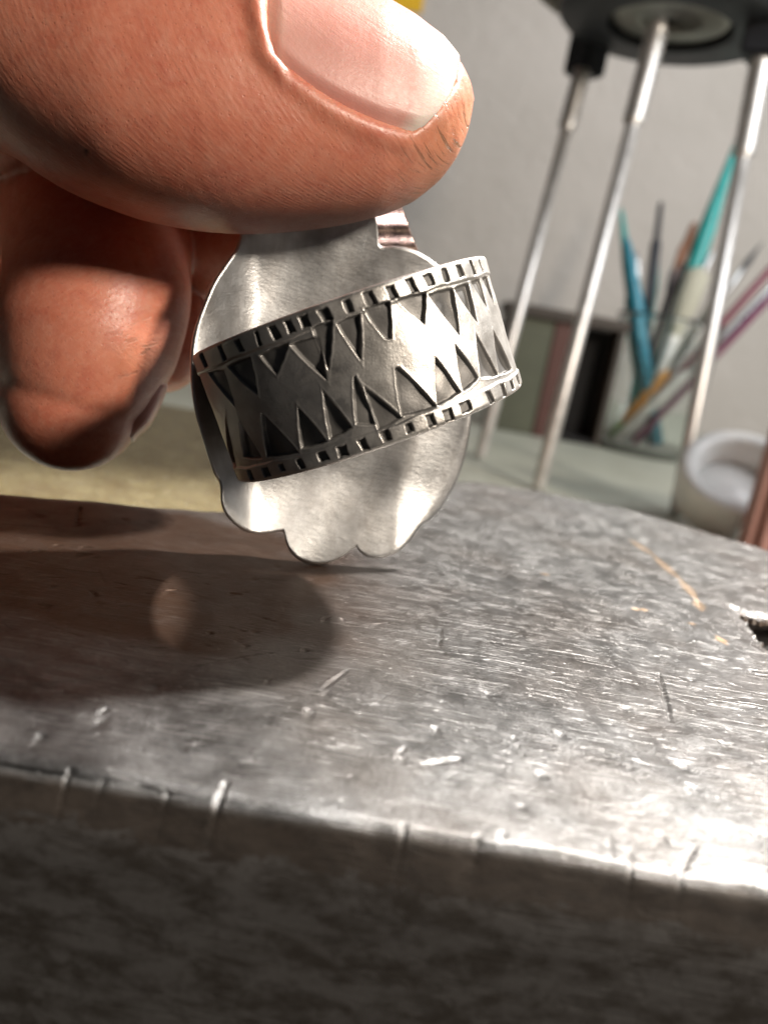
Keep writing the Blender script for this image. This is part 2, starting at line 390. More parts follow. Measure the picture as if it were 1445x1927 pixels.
    for k in range(260):
        x = rng.uniform(-32, 57); y = rng.uniform(-34, 50); s_ = rng.uniform(.12, .34)
        i = np.where(abs(xs-x) < 3*s_)[0]
        if len(i):
            a, b = i[0], i[-1]+1
            Z[a:b] += rng.choice([-1, -1, .7])*rng.uniform(.03, .10)*np.exp(-((X[a:b]-x)**2+((Y[a:b]-y)/1.3)**2)/s_**2)
    # tan hammer mark and brown specks
    arc = [(1185, 1015), (1230, 1045), (1280, 1090), (1310, 1130), (1320, 1150)]
    for a_, b_ in zip(arc[:-1], arc[1:]): seg(g2(*a_), g2(*b_), .5, .03, .2, tn=.55)
    for x, y, wd in [(1205, 1148, .3), (1190, 1146, .3), (1020, 1078, .25), (1295, 1175, .2), (1350, 1205, .8)]: seg(g2(x, y), g2(x+14, y+2), wd, .03, .2, tn=.8)
    # rusty hole broken into the face at the right
    poly = np.array([G(x, y)[:2] for x, y in [(1387, 1146), (1402, 1153), (1425, 1158), (1450, 1160), (1500, 1166), (1560, 1215), (1560, 1262), (1500, 1250), (1450, 1222), (1425, 1195), (1402, 1165)]])
    a = np.where(xs > poly[:, 0].min()-2)[0][0]
    px, py = X[a:], Y[a:]; jit = .25*np.sin(px*3.1+py*2.3)+.18*np.sin(px*7.7-py*5.1)
    inside = np.zeros(px.shape, bool); dmin = np.full(px.shape, 1e9)
    for i in range(len(poly)):
        (xa, ya), (xb, yb) = poly[i], poly[(i+1) % len(poly)]
        cond = ((ya > py) != (yb > py)) & (px < (xb-xa)*(py-ya)/(yb-ya+1e-12)+xa); inside ^= cond
        k = np.clip(((px-xa)*(xb-xa)+(py-ya)*(yb-ya))/((xb-xa)**2+(yb-ya)**2), 0, 1)
        dmin = np.minimum(dmin, np.hypot(px-xa-k*(xb-xa), py-ya-k*(yb-ya)))
    sd = np.where(inside, dmin, -dmin)+jit*.5
    Z[a:] -= 6.0*sm(0, .7, sd) + .0; rust[a:] = sm(-.05, .25, sd)
    Z[a:] -= .35*sm(-1.6, 0, sd)*(1-sm(0, .1, sd))
    Z[a:] += rust[a:]*(.6*np.sin(px*5)*np.sin(py*4))
    # front, far and side faces: extra rings below the top sheet
    front = [(0, -.0)]
    zf0 = Z[:, 0]; zb0 = Z[:, -1]
    rough = lambda sc: np.convolve(np.pad(rng.normal(size=len(xs)), 8, mode='edge'), np.hanning(17)/8, 'valid')*sc
    edge_j = rough(.10)+np.convolve(np.pad(rng.normal(size=len(xs)), 40, mode='edge'), np.hanning(81)/18, 'valid')*.22
    chips = sm(.25, .5, edge_j); Y[:, 0] += edge_j*.8; Y[:, 1] += edge_j*.4; Z[:, 0] -= .25*chips
    fprof = [(.16, .10), (.30, .28), (.42, .6), (.55, 1.2), (.7, 1.8), (.9, 2.5), (1.15, 3.4), (1.2, 4.6), (1.22, 6), (1.25, 8), (1.3, 11), (1.3, 18), (1.3, -BENCH)]
    colsX, colsY, colsZ, colsF = [], [], [], []
    for dy, dz in fprof[::-1]:
        colsX.append(xs); colsY.append(np.full_like(xs, Y0-dy)+edge_j*sm(3, .3, dz)); z = zf0*max(0, 1-dz/3)-dz+rough(.04)*(dz < 12)
        if dz >= 29.9: z = np.full_like(xs, BENCH)
        colsZ.append(z); colsF.append(np.full_like(xs, sm(.05, .5, dz)))
    nf = len(fprof)
    bX = [xs]*4; bY = [ye-.6, ye-.1, ye, ye]; bZ = [zb0-.5, zb0-1.6, zb0*0-12, zb0*0+BENCH]
    A = lambda pre, mid, post: np.concatenate([np.stack(pre, 1), mid, np.stack(post, 1)], 1)
    X2, Y2, Z2 = A(colsX, X, bX), A(colsY, Y, bY), A(colsZ, Z, bZ)
    F2 = A(colsF, np.zeros_like(X), [np.ones_like(xs)]*4)
    SHADE = np.exp(-((np.minimum(X+16, 60)/20)**4+((Y+7)/17)**4))*(1.45+.35*np.sin(X*.5+Y*.4)*np.sin(Y*.6-X*.3)); SHADE = np.minimum(SHADE, 1); SHADE2 = A([0*xs]*nf, SHADE, [0*xs]*4)  # mask for the hand's shadow tone, painted on the block's top
    R2 = A([0*xs]*nf, rust, [0*xs]*4); T2 = A([0*xs]*nf, tan, [0*xs]*4)
    nv = X2.shape[1]
    Vv = np.stack([X2, Y2, Z2], -1).reshape(-1, 3)
    Fc = grid_faces(len(xs), nv)
    o = mesh_obj('steel_bench_block', Vv, Fc, M_STEEL, attrs={'face': F2.ravel(), 'rust': R2.ravel(), 'tan': T2.ravel(), 'stain_or_shade': SHADE2.ravel()})
    bm = bmesh.new(); bm.from_mesh(o.data)
    bm.edges.ensure_lookup_table()
    bmesh.ops.holes_fill(bm, edges=[e for e in bm.edges if e.is_boundary], sides=0)
    bmesh.ops.recalc_face_normals(bm, faces=bm.faces)
    bm.to_mesh(o.data); bm.free()
    tag(o, 'scratched grey steel anvil block with dented top and chipped dark front edge', 'anvil')
    return o
build_block()

# ================================================================== ring
ring = rootat('silver_ring', (0, 0, 0))
tag(ring, 'silver ring with stamped oxidised band and scalloped plate held upright on the steel block', 'ring')
def smooth_closed(pts, n):
    """Catmull-Rom through points, sharp where a point is repeated"""
    pts = np.array(pts, float); N = len(pts); out = []
    k = max(2, n//N)
    for i in range(N):
        p0, p1, p2, p3 = pts[i-1], pts[i], pts[(i+1) % N], pts[(i+2) % N]
        for t in np.linspace(0, 1, k, endpoint=False):
            out.append(.5*((2*p1)+(-p0+p2)*t+(2*p0-5*p1+4*p2-p3)*t*t+(-p0+3*p1-3*p2+p3)*t**3))
    return np.array(out)
def build_plate():
    O = [(470, 330), (463, 380), (456, 430), (447, 465), (430, 492), (405, 530), (385, 575), (370, 615), (362, 655), (361, 700), (364, 740), (372, 785), (385, 830), (397, 868), (405, 890), (414, 905), (417, 925), (418, 945), (425, 965), (440, 983), (460, 997), (480, 1003), (500, 1003), (520, 1000), (533, 999), (536, 1004), (539, 1018), (546, 1035), (560, 1050), (580, 1059), (600, 1062), (622, 1058), (645, 1047), (663, 1034), (671, 1029), (677, 1036), (686, 1044), (700, 1049), (716, 1050), (737, 1044), (757, 1032), (774, 1014), (787, 996), (797, 985), (808, 979), (827, 960), (846, 930), (861, 900), (873, 865), (881, 830), (886, 790), (889, 740), (885, 680), (876, 620), (861, 560), (840, 515), (820, 496), (800, 482), (775, 470), (745, 464), (722, 465), (713, 457), (711, 435), (708, 410), (701, 395), (692, 330)]
    E = smooth_closed(O, 560); N = len(E); c = np.array([622., 720.])
    nt = 46; t = np.linspace(0.0, 1, nt)**.8
    px = c[0]+(E[:, 0]-c[0])[:, None]*t; py = c[1]+(E[:, 1]-c[1])[:, None]*t
    ang = np.arctan2(-(E[:, 1]-c[1]), E[:, 0]-c[0])      # 0 right, pi/2 up
    uu = (px-622)/262; vv = (py-720)/340
    low = sm(.2, .9, vv)
    left = sm(.50, 1.02, -uu-.25*np.clip(vv-.3, 0, 1)+.15*low); right = sm(.50, 1.05, uu+.05*low)
    bulge = 2.3*left + .7*sm(.5, 1.0, vv)*(1-right) - 1.9*right*(.45+.55*low) - 1.5*np.clip(1-uu**2-vv**2, 0, 1)
    wob = .07*np.sin(px*.022)*np.sin(py*.026+1) + .03*np.sin(px*.05+py*.03)
    d = plate_depth_abs(px, py) - (bulge+wob)
    V = P(px, py, d)
    V[:, 0] = V[:, 0].mean(0)
    n_in = RN
    top = V.reshape(-1, 3); thick = .55
    back = (V - thick*n_in - 0).reshape(-1, 3)
    # rounded, slightly irregular rim
    rim = (V[:, -1] - .5*thick*n_in + .12*((V[:, -1]-V[:, 0])/np.linalg.norm(V[:, -1]-V[:, 0], axis=1)[:, None]))
    allV = np.concatenate([top, back, rim])
    f1 = grid_faces(N, nt, True); f2 = f1[:, ::-1]+N*nt
    i = np.arange(N); j = (i+1) % N; last = nt-1; b = N*nt; rb = 2*N*nt
    f3 = np.stack([i*nt+last, rb+i, rb+j, j*nt+last], -1); f4 = np.stack([rb+i, b+i*nt+last, b+j*nt+last, rb+j], -1)
    o = mesh_obj('face_plate', allV, np.concatenate([f1, f2, f3, f4]), M_PLATE, ring)
    bm = bmesh.new(); bm.from_mesh(o.data); bmesh.ops.remove_doubles(bm, verts=bm.verts, dist=1e-7); bmesh.ops.recalc_face_normals(bm, faces=bm.faces); bm.to_mesh(o.data); bm.free()
    o['label'] = 'plain brushed scalloped silver plate behind the band'
    return o
def plate_depth_abs(x, y):
    q = ray(x, y); return ((RC + PLATE_OFF*RN - CAM)@RN)/(q@RN)
PLATE = build_plate()
def build_tab():
    # folded tab of the ring's front, polished, seen past the plate's shoulder; the skin's pink reflection is painted into its colour
    E = smooth_closed([(690, 372), (720, 372), (750, 374), (757, 392), (767, 420), (777, 448), (786, 470), (786, 484), (760, 484), (715, 480), (696, 476), (692, 420)], 96)
    N = len(E); c = E.mean(0); nt = 12; t = np.linspace(0, 1, nt)
    px = c[0]+(E[:, 0]-c[0])[:, None]*t; py = c[1]+(E[:, 1]-c[1])[:, None]*t
    d = plate_depth_abs(px, py)+3.0-.6*np.sin((py-372)/112*math.pi)+.03*(px-735) + .12*np.sin(py*.16)
    V = P(px, py, d); V[:, 0] = V[:, 0].mean(0)
    b = V-.6*RN
    f1 = grid_faces(N, nt, True); i = np.arange(N); j = (i+1) % N; l = nt-1
    f3 = np.stack([i*nt+l, N*nt+i*nt+l, N*nt+j*nt+l, j*nt+l], -1)
    o = mesh_obj('front_tab', np.concatenate([V.reshape(-1, 3), b.reshape(-1, 3)]), np.concatenate([f1, f1[:, ::-1]+N*nt, f3]), plain('pink_tinted_silver', (.86, .60, .54), .24, 1, .08, .6, .03), ring)
    o['label'] = 'small polished tab with a pink skin reflection painted into its colour'
build_tab()

def zoom_to_band(zx, zy):
    """photograph position -> (angle, offset along the axis) on the band's outer surface"""
    x = 330+np.asarray(zx, float)/2.125; y = 360+np.asarray(zy, float)/2.125
    q = ray(x, y); o = CAM-RC
    qn, qs, qa = q@RN, q@RS, q@RA; on, os_, oa = o@RN, o@RS, o@RA
    A = qn**2+qs**2; B = 2*(qn*on+qs*os_); Cc = on**2+os_**2-RR**2
    D = np.maximum(B*B-4*A*Cc, 0); tt = (-B-np.sqrt(D))/(2*A)
    return np.arctan2(os_+tt*qs, on+tt*qn), oa+tt*qa
def build_band():
    nph, nw = 1150, 180
    ph = np.linspace(math.radians(-138), math.radians(138), nph); ww = np.linspace(-RW/2, RW/2, nw)
    PH, Wd = np.meshgrid(ph, ww, indexing='ij'); U = PH*RR
    H = np.zeros_like(U); PT = np.zeros_like(U)
    wob = lambda k, a: a*(np.sin(U*k+.7)+.6*np.sin(U*k*2.3+2))
    rim_t = sm(RW/2-1.42, RW/2-1.28, Wd+wob(.9, .05)); rim_b = sm(RW/2-1.25, RW/2-1.1, -Wd+wob(1.1, .05))
    rim = np.maximum(rim_t, rim_b)
    H += .11*rim
    e = np.minimum(RW/2-abs(Wd), .35)/.35; H -= .22*(1-np.sqrt(np.clip(1-(1-e)**2, 0, 1)))
    H += .03*np.sin(U*1.1+Wd*.6)*np.sin(Wd*.9+.5) + .008*np.sin(U*2.3-Wd*3.1)*np.sin(Wd*2.2+U)
    def tri(pts, depth, dark=1.0):
        a, wv = zoom_to_band([p[0] for p in pts], [p[1] for p in pts]); uv = np.stack([a*RR, wv], -1)
        lo, hi = uv.min(0)-.6, uv.max(0)+.6
        i0, i1 = np.searchsorted(ph*RR, [lo[0], hi[0]]); j0, j1 = np.searchsorted(ww, [lo[1], hi[1]])
        if i1 <= i0 or j1 <= j0: return
        x, y = U[i0:i1, j0:j1], Wd[i0:i1, j0:j1]
        ar = np.sum(uv[:, 0]*np.roll(uv[:, 1], -1)-np.roll(uv[:, 0], -1)*uv[:, 1])
        if ar < 0: uv = uv[::-1]
        sd = np.full(x.shape, 1e9)
        for k in range(len(uv)):
            p, q = uv[k], uv[(k+1) % len(uv)]; L = np.hypot(*(q-p))+1e-9
            ed = ((q[0]-p[0])*(y-p[1])-(q[1]-p[1])*(x-p[0]))/L
            bow = .06*np.sin(np.clip(((x-p[0])*(q[0]-p[0])+(y-p[1])*(q[1]-p[1]))/L**2, 0, 1)*math.pi)
            sd = np.minimum(sd, ed+bow)
        sd += .012*np.sin(x*7+y*5)
        ins = sm(-.02, .10, sd)
        floor = depth*(1+.25*np.sin(x*2.2)*np.sin(y*1.9))
        H[i0:i1, j0:j1] = H[i0:i1, j0:j1]*(1-ins*.9)-floor*ins + .02*np.exp(-((sd+.08)/.06)**2)*(1-ins)
        fade = .90+.10*np.sin(x*1.7+rng.uniform(0, 6))*np.sin(y*1.3+rng.uniform(0, 6))
        PT[i0:i1, j0:j1] = np.maximum(PT[i0:i1, j0:j1], dark*fade*sm(-.06, .03, sd))
    T = [((130, 725), (195, 715), (240, 862)), ((208, 700), (300, 662), (330, 815)), ((335, 655), (455, 605), (405, 735)), ((455, 612), (572, 580), (605, 755)), ((545, 545), (628, 515), (612, 715)),
         ((645, 528), (737, 490), (742, 675)), ((752, 468), (856, 438), (864, 588), (838, 588)), ((884, 432), (1002, 402), (996, 532)), ((1010, 412), (1110, 385), (1138, 578)), ((1112, 388), (1172, 366), (1206, 527)), ((1180, 362), (1216, 350), (1250, 468)), ((1224, 345), (1248, 340), (1276, 452)),
         ((200, 1092), (248, 1112), (203, 902)), ((270, 1062), (350, 1068), (256, 920)), ((366, 1062), (492, 1045), (342, 890), (352, 890)), ((502, 1032), (606, 1000), (490, 862)), ((618, 992), (706, 945), (588, 795)), ((722, 932), (802, 932), (712, 742), (722, 740)), ((812, 955), (905, 905), (755, 780)), ((905, 897), (1047, 862), (878, 708), (898, 703)),
         ((1048, 858), (1142, 802), (1040, 662)), ((1152, 802), (1212, 745), (1118, 608)), ((1222, 748), (1292, 735), (1202, 568)), ((1296, 732), (1346, 712), (1270, 553))]
    for k, tr in enumerate(T): tri(tr[:2]+tr[2:][::-1] if len(tr) == 4 and k > 11 else tr, rng.uniform(.22, .32), rng.uniform(.9, 1.0))
    # the same stamps carried on round the hidden sides
    def rect(zx, zy, ca=None):
        a, wv = (zoom_to_band([zx], [zy]) if ca is None else (np.array([ca[0]]), np.array([ca[1]])))
        a, wv = a[0]*RR, wv[0]
        if ca is None: wv = math.copysign(RW/2-.72 if wv > 0 else RW/2-.62, wv)+rng.normal()*.03
        hu, hw = .29+rng.normal()*.05, (.44 if wv > 0 else .40)+rng.normal()*.06
        sk = -.10+rng.normal()*.08
        i0, i1 = np.searchsorted(ph*RR, [a-1, a+1])
        x, y = U[i0:i1]-a-sk*(Wd[i0:i1]-wv), Wd[i0:i1]-wv
        sd = np.minimum(hu-abs(x), hw-abs(y))+.02*np.sin(x*11+y*7+a)
        ins = sm(-.02, .09, sd)
        H[i0:i1] = H[i0:i1]*(1-ins)-.15*ins; PT[i0:i1] = np.maximum(PT[i0:i1], .95*sm(-.05, .03, sd))
    top = [(118, 672), (190, 640), (260, 612), (332, 582), (395, 555), (455, 530), (515, 510), (597, 482), (690, 455), (772, 415), (860, 390), (938, 363), (1012, 352), (1078, 335), (1133, 312), (1180, 293), (1215, 287)]
    bot = [(245, 1150), (305, 1133), (365, 1118), (430, 1105), (502, 1082), (590, 1056), (668, 1036), (752, 1010), (842, 978), (935, 948), (1020, 915), (1085, 880), (1155, 850), (1250, 808), (1305, 785), (1340, 768), (1364, 750)]
    for x, y in top+bot: rect(x, y)
    for sgn in (-1, 1):
        for k in range(12):
            for wv in (RW/2-.72, -RW/2+.62):
                rect(0, 0, (sgn*(math.radians(88)+k*.1), wv))
    # darker towards the left shoulder, scuffed crests stay bright
    nz = np.sin(U*2.1+Wd*1.3)*np.sin(Wd*2.7-U*.8)
    left = sm(-.15, -1.25, PH+.12*nz)*(.30+.30*sm(-4.5, 4.5, Wd))
    PT = np.maximum(PT, left)
    PT = np.maximum(PT, .55*sm(.12, .02, abs(abs(Wd)-(RW/2-1.3)))*(.5+.5*nz))
    rad = RR+H
    outer = RC+rad[..., None]*(np.cos(PH)[..., None]*RN+np.sin(PH)[..., None]*RS)+Wd[..., None]*RA
    inner = RC+(RR-1.15)*(np.cos(PH)[..., None]*RN+np.sin(PH)[..., None]*RS)+(Wd*.985)[..., None]*RA
    f1 = grid_faces(nph, nw); f2 = f1[:, ::-1]+nph*nw; b = nph*nw
    i = np.arange(nph-1); e1 = np.stack([i*nw, b+i*nw, b+(i+1)*nw, (i+1)*nw], -1); e2 = np.stack([i*nw+nw-1, (i+1)*nw+nw-1, b+(i+1)*nw+nw-1, b+i*nw+nw-1], -1)
    j = np.arange(nw-1); l = (nph-1)*nw; e3 = np.stack([j, j+1, b+j+1, b+j], -1); e4 = np.stack([l+j, b+l+j, b+l+j+1, l+j+1], -1)
    o = mesh_obj('band', np.concatenate([outer.reshape(-1, 3), inner.reshape(-1, 3)]), np.concatenate([f1, f2, e1, e2, e3, e4]), M_BAND, ring,
                 attrs={'patina': np.concatenate([PT.ravel(), np.zeros(nph*nw)])})
    bm = bmesh.new(); bm.from_mesh(o.data); bmesh.ops.recalc_face_normals(bm, faces=bm.faces); bm.to_mesh(o.data); bm.free()
    o['label'] = 'wide band stamped with triangles and a notched border, blackened in the recesses'
build_band()

# ================================================================== hand
TX = np.array([-620, -400, -200, 0, 80, 150, 250, 350, 450, 550, 640, 720, 780, 830, 860, 880, 893.])
TL = np.array([250, 205, 215, 272, 331, 364, 400, 418, 426, 421, 410, 393, 368, 330, 292, 250, 188.])
TU = np.array([-300, -220, -140, -122, -118, -114, -105, -92, -72, -42, -10, 24, 54, 90, 122, 156, 190.])
TDX = np.array([-620, -200, 0, 250, 450, 600, 720, 893.]); TDC = np.array([64, 59, 58, 58.5, 60, 61.2, 62, 63.])
_tx = np.linspace(-620, 893, 3000)
def _soft(y, keep):
    k = np.hanning(241); k /= k.sum(); z = np.convolve(np.pad(y, 120, mode='edge'), k, 'valid')
    k = np.hanning(61); k /= k.sum(); z2 = np.convolve(np.pad(y, 30, mode='edge'), k, 'valid')
    w1 = sm(600, 760, _tx); z = z*(1-w1)+z2*w1
    w2 = sm(790, 850, _tx); return z*(1-w2)+y*w2
_tl, _tu, _td = _soft(np.interp(_tx, TX, TL), 1), _soft(np.interp(_tx, TX, TU), 1), _soft(np.interp(_tx, TDX, TDC), 1)
def thumb_c(x):
    lo, up = np.interp(x, _tx, _tl), np.interp(x, _tx, _tu)
    return (lo+up)/2, (lo-up)/2, np.interp(x, _tx, _td)
def thumb_rd(x, rpx, dc):
    return rpx/F*dc*.88+.07*np.cos((np.asarray(x)+100)/1000*math.pi)
# nail outline in thumb coordinates: position along the thumb against angle round it
def thumb_screen(xa, ph):
    yc, rp, dc = thumb_c(xa); rd = thumb_rd(xa, rp, dc)
    sa = np.sign(np.sin(ph))*abs(np.sin(ph))**(2/2.25); ca = np.sign(np.cos(ph))*abs(np.cos(ph))**(2/2.25)
    d = dc-rd*ca; sc = dc/d
    return CX+(xa-CX)*sc, CY+(yc-rp*sa-CY)*sc
_xa, _ph = np.meshgrid(np.linspace(430, 892, 500), np.radians(np.linspace(-85, 95, 400)), indexing='ij')
_sx, _sy = thumb_screen(_xa, _ph)
def on_thumb(pts):
    out = []
    for x, y in pts:
        k = np.argmin((_sx-x)**2+(_sy-y)**2); out.append((_xa.flat[k], _ph.flat[k]))
    return np.array(out)
NAIL_SPAN = math.radians(125)
_f = on_thumb([(520, 110), (560, 150), (600, 178), (650, 205), (700, 228), (750, 244), (780, 250)])
_f = np.concatenate([[[430, _f[0, 1]+.25]], _f, [[893, _f[-1, 1]-.05]]])
_fc = np.polyfit(_f[1:-1, 0]-650, _f[1:-1, 1], 3)
def phi_low(x): return np.polyval(_fc, np.clip(x, 470, 860)-650)
_d = on_thumb([(781, 249), (800, 236), (824, 210), (845, 180), (858, 152), (866, 122)])
_dq = (_d[:, 1]-phi_low(_d[:, 0]))/NAIL_SPAN
_p = on_thumb([(520, 112), (510, 80), (506, 45), (504, 10)])
_pq = (_p[:, 1]-phi_low(_p[:, 0]))/NAIL_SPAN
print('nail', np.degrees(_f[:, 1]).round(), _dq.round(2), _d[:, 0].round(), _pq.round(2), _p[:, 0].round())
def nail_prox(q): return np.interp(q, np.concatenate([[-.2], np.maximum.accumulate(_pq), [.75, 1.0]]), np.concatenate([[_p[0, 0]+8], _p[:, 0], [_p[-1, 0]-4, _p[0, 0]]]))
def nail_dist(q): return np.interp(q, np.concatenate([[-.2], np.maximum.accumulate(_dq), [.78, 1.0]]), np.concatenate([[_d[0, 0]-6], _d[:, 0], [_d[-1, 0]-6, _d[0, 0]]]))
def nail_coords(x, phi):
    xl = np.clip(x, 440, 893); yc, rp, dc = thumb_c(xl); rm = rp/F*dc
    q = (phi-phi_low(xl))/NAIL_SPAN
    p, dd = nail_prox(q), nail_dist(q); mm = 61/F
    t = (x-p)/(dd-p)
    side = np.minimum(q, 1-q)*NAIL_SPAN*rm
    dist = np.minimum(np.minimum((x-p)*mm, (dd-x)*mm), side)
    return q, t, dist
def build_hand():
    parts = []
    # thumb: vertical sections along its length
    xs = np.concatenate([np.linspace(-620, 700, 70), 893-193*(1-np.sin(np.linspace(0, math.pi/2, 40)[1:]))])
    yc, rp, dc = thumb_c(xs); rp = np.maximum(rp, .5)
    rd = thumb_rd(xs, rp, dc)
    n = 96; a = np.linspace(0, 2*math.pi, n, endpoint=False); ex = 2/2.25
    sa = np.sign(np.sin(a))*abs(np.sin(a))**ex; ca = np.sign(np.cos(a))*abs(np.cos(a))**ex
    px = np.repeat(xs[:, None], n, 1); d = dc[:, None]-rd[:, None]*ca
    # offsets measured at the section's own depth
    yy = CY+((yc[:, None]-CY)*1.0) - rp[:, None]*sa
    sc = dc[:, None]/d
    pxx = CX+(px-CX)*sc; pyy = CY+(yy-CY)*sc
    V = P(pxx, pyy, d).reshape(-1, 3)
    Fc = [tuple(f) for f in grid_faces(len(xs), n)]
    m = len(xs); Fc = []
    for i in range(m-1):
        for j in range(n):
            Fc.append((i*n+j, i*n+(j+1) % n, (i+1)*n+(j+1) % n, (i+1)*n+j))
    Fc.append(tuple(range(n))[::-1]); Fc.append(tuple((m-1)*n+j for j in range(n)))
    parts.append((V, Fc))
    def chain(st, sub=10, squash=1.0):
        """st: (px, py, depth, radius in px at that depth)"""
        C = np.array([P(x, y, d_) for x, y, d_, r_ in st]); R = np.array([r_/F*d_ for x, y, d_, r_ in st])
        pts, rads = [], []
        for i in range(len(C)-1):
            p0 = C[max(i-1, 0)]; p1 = C[i]; p2 = C[i+1]; p3 = C[min(i+2, len(C)-1)]
            for t in np.linspace(0, 1, sub, endpoint=False):
                pts.append(.5*((2*p1)+(-p0+p2)*t+(2*p0-5*p1+4*p2-p3)*t*t+(-p0+3*p1-3*p2+p3)*t**3)); rads.append(R[i]+(R[i+1]-R[i])*t)
        pts.append(C[-1]); rads.append(R[-1]); pts = np.array(pts); rads = np.array(rads)
        # hemispherical caps
        def cap(p, dirn, r):
            tt = np.linspace(0, math.pi/2, 9)[1:]
            return [p+dirn*r*math.sin(q) for q in tt], [max(r*math.cos(q), .02) for q in tt]
        d0 = pts[0]-pts[1]; d0 /= np.linalg.norm(d0); d1 = pts[-1]-pts[-2]; d1 /= np.linalg.norm(d1)
        a_, b_ = cap(pts[0], d0, rads[0]); c_, e_ = cap(pts[-1], d1, rads[-1])
        pts = np.array(a_[::-1]+list(pts)+c_); rads = np.array(b_[::-1]+list(rads)+e_)
        tn = np.gradient(pts, axis=0); tn /= np.linalg.norm(tn, axis=1)[:, None]
        ref = -fw; n_ = 40; an = np.linspace(0, 2*math.pi, n_, endpoint=False); Vs = []
        for p, t, r in zip(pts, tn, rads):
            e1 = ref-t*(ref@t); e1 /= np.linalg.norm(e1); e2 = np.cross(t, e1)
            Vs.append(p+r*(np.cos(an)[:, None]*e1*squash+np.sin(an)[:, None]*e2))
        Vs = np.concatenate(Vs); m_ = len(pts); Fs = []
        for i in range(m_-1):
            for j in range(n_): Fs.append((i*n_+j, i*n_+(j+1) % n_, (i+1)*n_+(j+1) % n_, (i+1)*n_+j))
        Fs.append(tuple(range(n_))[::-1]); Fs.append(tuple((m_-1)*n_+j for j in range(n_)))
        parts.append((Vs, Fs))
    # middle finger: curled, tip pointing down, in front of the others
    chain([(134, 758, 71, 129), (163, 650, 71, 166), (188, 520, 73, 168), (150, 390, 80, 165), (-60, 300, 92, 170), (-330, 330, 104, 190)])
    # index finger behind the plate
    chain([(610, 430, 79.2, 128), (470, 415, 82, 142), (300, 400, 86, 158), (60, 380, 96, 165), (-230, 360, 106, 190)])
    chain([(600, 285, 81, 128), (400, 255, 79.5, 195), (200, 220, 79, 210), (-120, 190, 82, 230), (-400, 200, 92, 230)])  # added lump behind the thumb, shuts the sun out of the gap
    chain([(400, 520, 92, 108), (250, 500, 95, 150), (0, 480, 102, 175)])  # added filling that keeps light from between the fingers
    chain([(240, 640, 104, 105), (100, 600, 108, 140), (-120, 560, 112, 165)])  # hidden blocker, added to shade the little finger from the sun
    chain([(510, 238, 74.5, 130), (410, 225, 72.5, 150), (300, 210, 71, 168), (100, 150, 70.5, 185), (-150, 110, 71, 200)])  # added bridge from thumb to index, stops sun reaching the finger top
    # ring finger just showing past the middle finger
    chain([(300, 655, 84, 84), (285, 560, 86, 110), (190, 450, 94, 130), (-40, 440, 104, 150), (-330, 470, 110, 170)])
    # little finger, low and deep in shadow
    chain([(-150, 790, 92, 112), (-160, 700, 95, 130), (-230, 570, 102, 145), (-400, 540, 112, 170)])
    # palm and heel of the thumb
    chain([(-250, 430, 104, 300), (-430, 350, 100, 330), (-640, 230, 88, 330), (-820, 150, 90, 330)], squash=.85)
    chain([(-560, -20, 66, 270), (-760, 60, 78, 310)])
    # one continuous skin
    V = np.concatenate([p[0] for p in parts]); Fs = []; off = 0
    for v, f in parts:
        Fs += [tuple(i+off for i in q) for q in f]; off += len(v)
    o = mesh_obj('hand', V, Fs, M_SKIN)
    bm = bmesh.new(); bm.from_mesh(o.data); bmesh.ops.recalc_face_normals(bm, faces=bm.faces); bm.to_mesh(o.data); bm.free()
    md = o.modifiers.new('skin', 'REMESH'); md.mode = 'VOXEL'; md.voxel_size = .0003; md.adaptivity = 0
    s2 = o.modifiers.new('soft', 'SMOOTH'); s2.factor = .5; s2.iterations = 12
    dg = bpy.context.evaluated_depsgraph_get(); me = bpy.data.meshes.new_from_object(o.evaluated_get(dg))
    o.modifiers.clear(); old = o.data; o.data = me; bpy.data.meshes.remove(old); me.name = 'hand'
    nvt = len(me.vertices); co = np.empty(nvt*3, np.float32); me.vertices.foreach_get('co', co); co = co.reshape(-1, 3).astype(float)/S
    no = np.empty(nvt*3, np.float32); me.vertices.foreach_get('normal', no); no = no.reshape(-1, 3)
    # ---- thumb coordinates of every vertex
    x, y, d = proj(co)
    # undo the section's perspective: position relative to the axis
    xa = x.copy()
    for _ in range(4):
        yc, rp, dc = thumb_c(np.clip(xa, -620, 893)); xa = CX+(x-CX)*d/dc
    yc, rp, dc = thumb_c(np.clip(xa, -620, 893)); ya = CY+(y-CY)*d/dc
    rmm = rp/F*dc
    upo = (yc-ya)/F*dc; fro = dc-d
    phi = np.arctan2(upo, fro*np.interp(xa, [0, 893], [1.1, 1.15]))
    rr = np.hypot(upo, fro); is_thumb = (rr < rmm*1.06+.3) & (xa > -400)
    X_mm = (xa-500)/F*60
    q, t, dn = nail_coords(xa, phi)
    dist = dn          # mm, >0 inside the nail
    disp = np.zeros(nvt)
    tipness = sm(.88, 1.0, t)
    ins = sm(-.15, .35, dist)
    disp -= .6*ins
    fold = np.exp(-((dist+.85)/.75)**2)
    prox = sm(.10, -.02, t)
    disp += (.24+.22*prox)*fold*(1-.55*sm(.92, 1.02, t))*(1-ins)
    disp -= .10*np.exp(-((dist+.05)/.16)**2)*(t < .95)
    # skin at the tip swells a little under the free edge
    disp *= is_thumb
    # shallow skin folds
    ph_mm = phi*rmm
    crease = .05*np.sin((X_mm*.9+.35*ph_mm)*6.2+.8*np.sin(ph_mm*.9)+1.2*np.sin(X_mm*.7))*sm(-1.0, -.1, -phi)*sm(4, -2, X_mm)*is_thumb*(1-ins)
    disp += crease*.12
    co2 = co+no*disp[:, None]
    me.vertices.foreach_set('co', (co2*S).astype(np.float32).ravel())
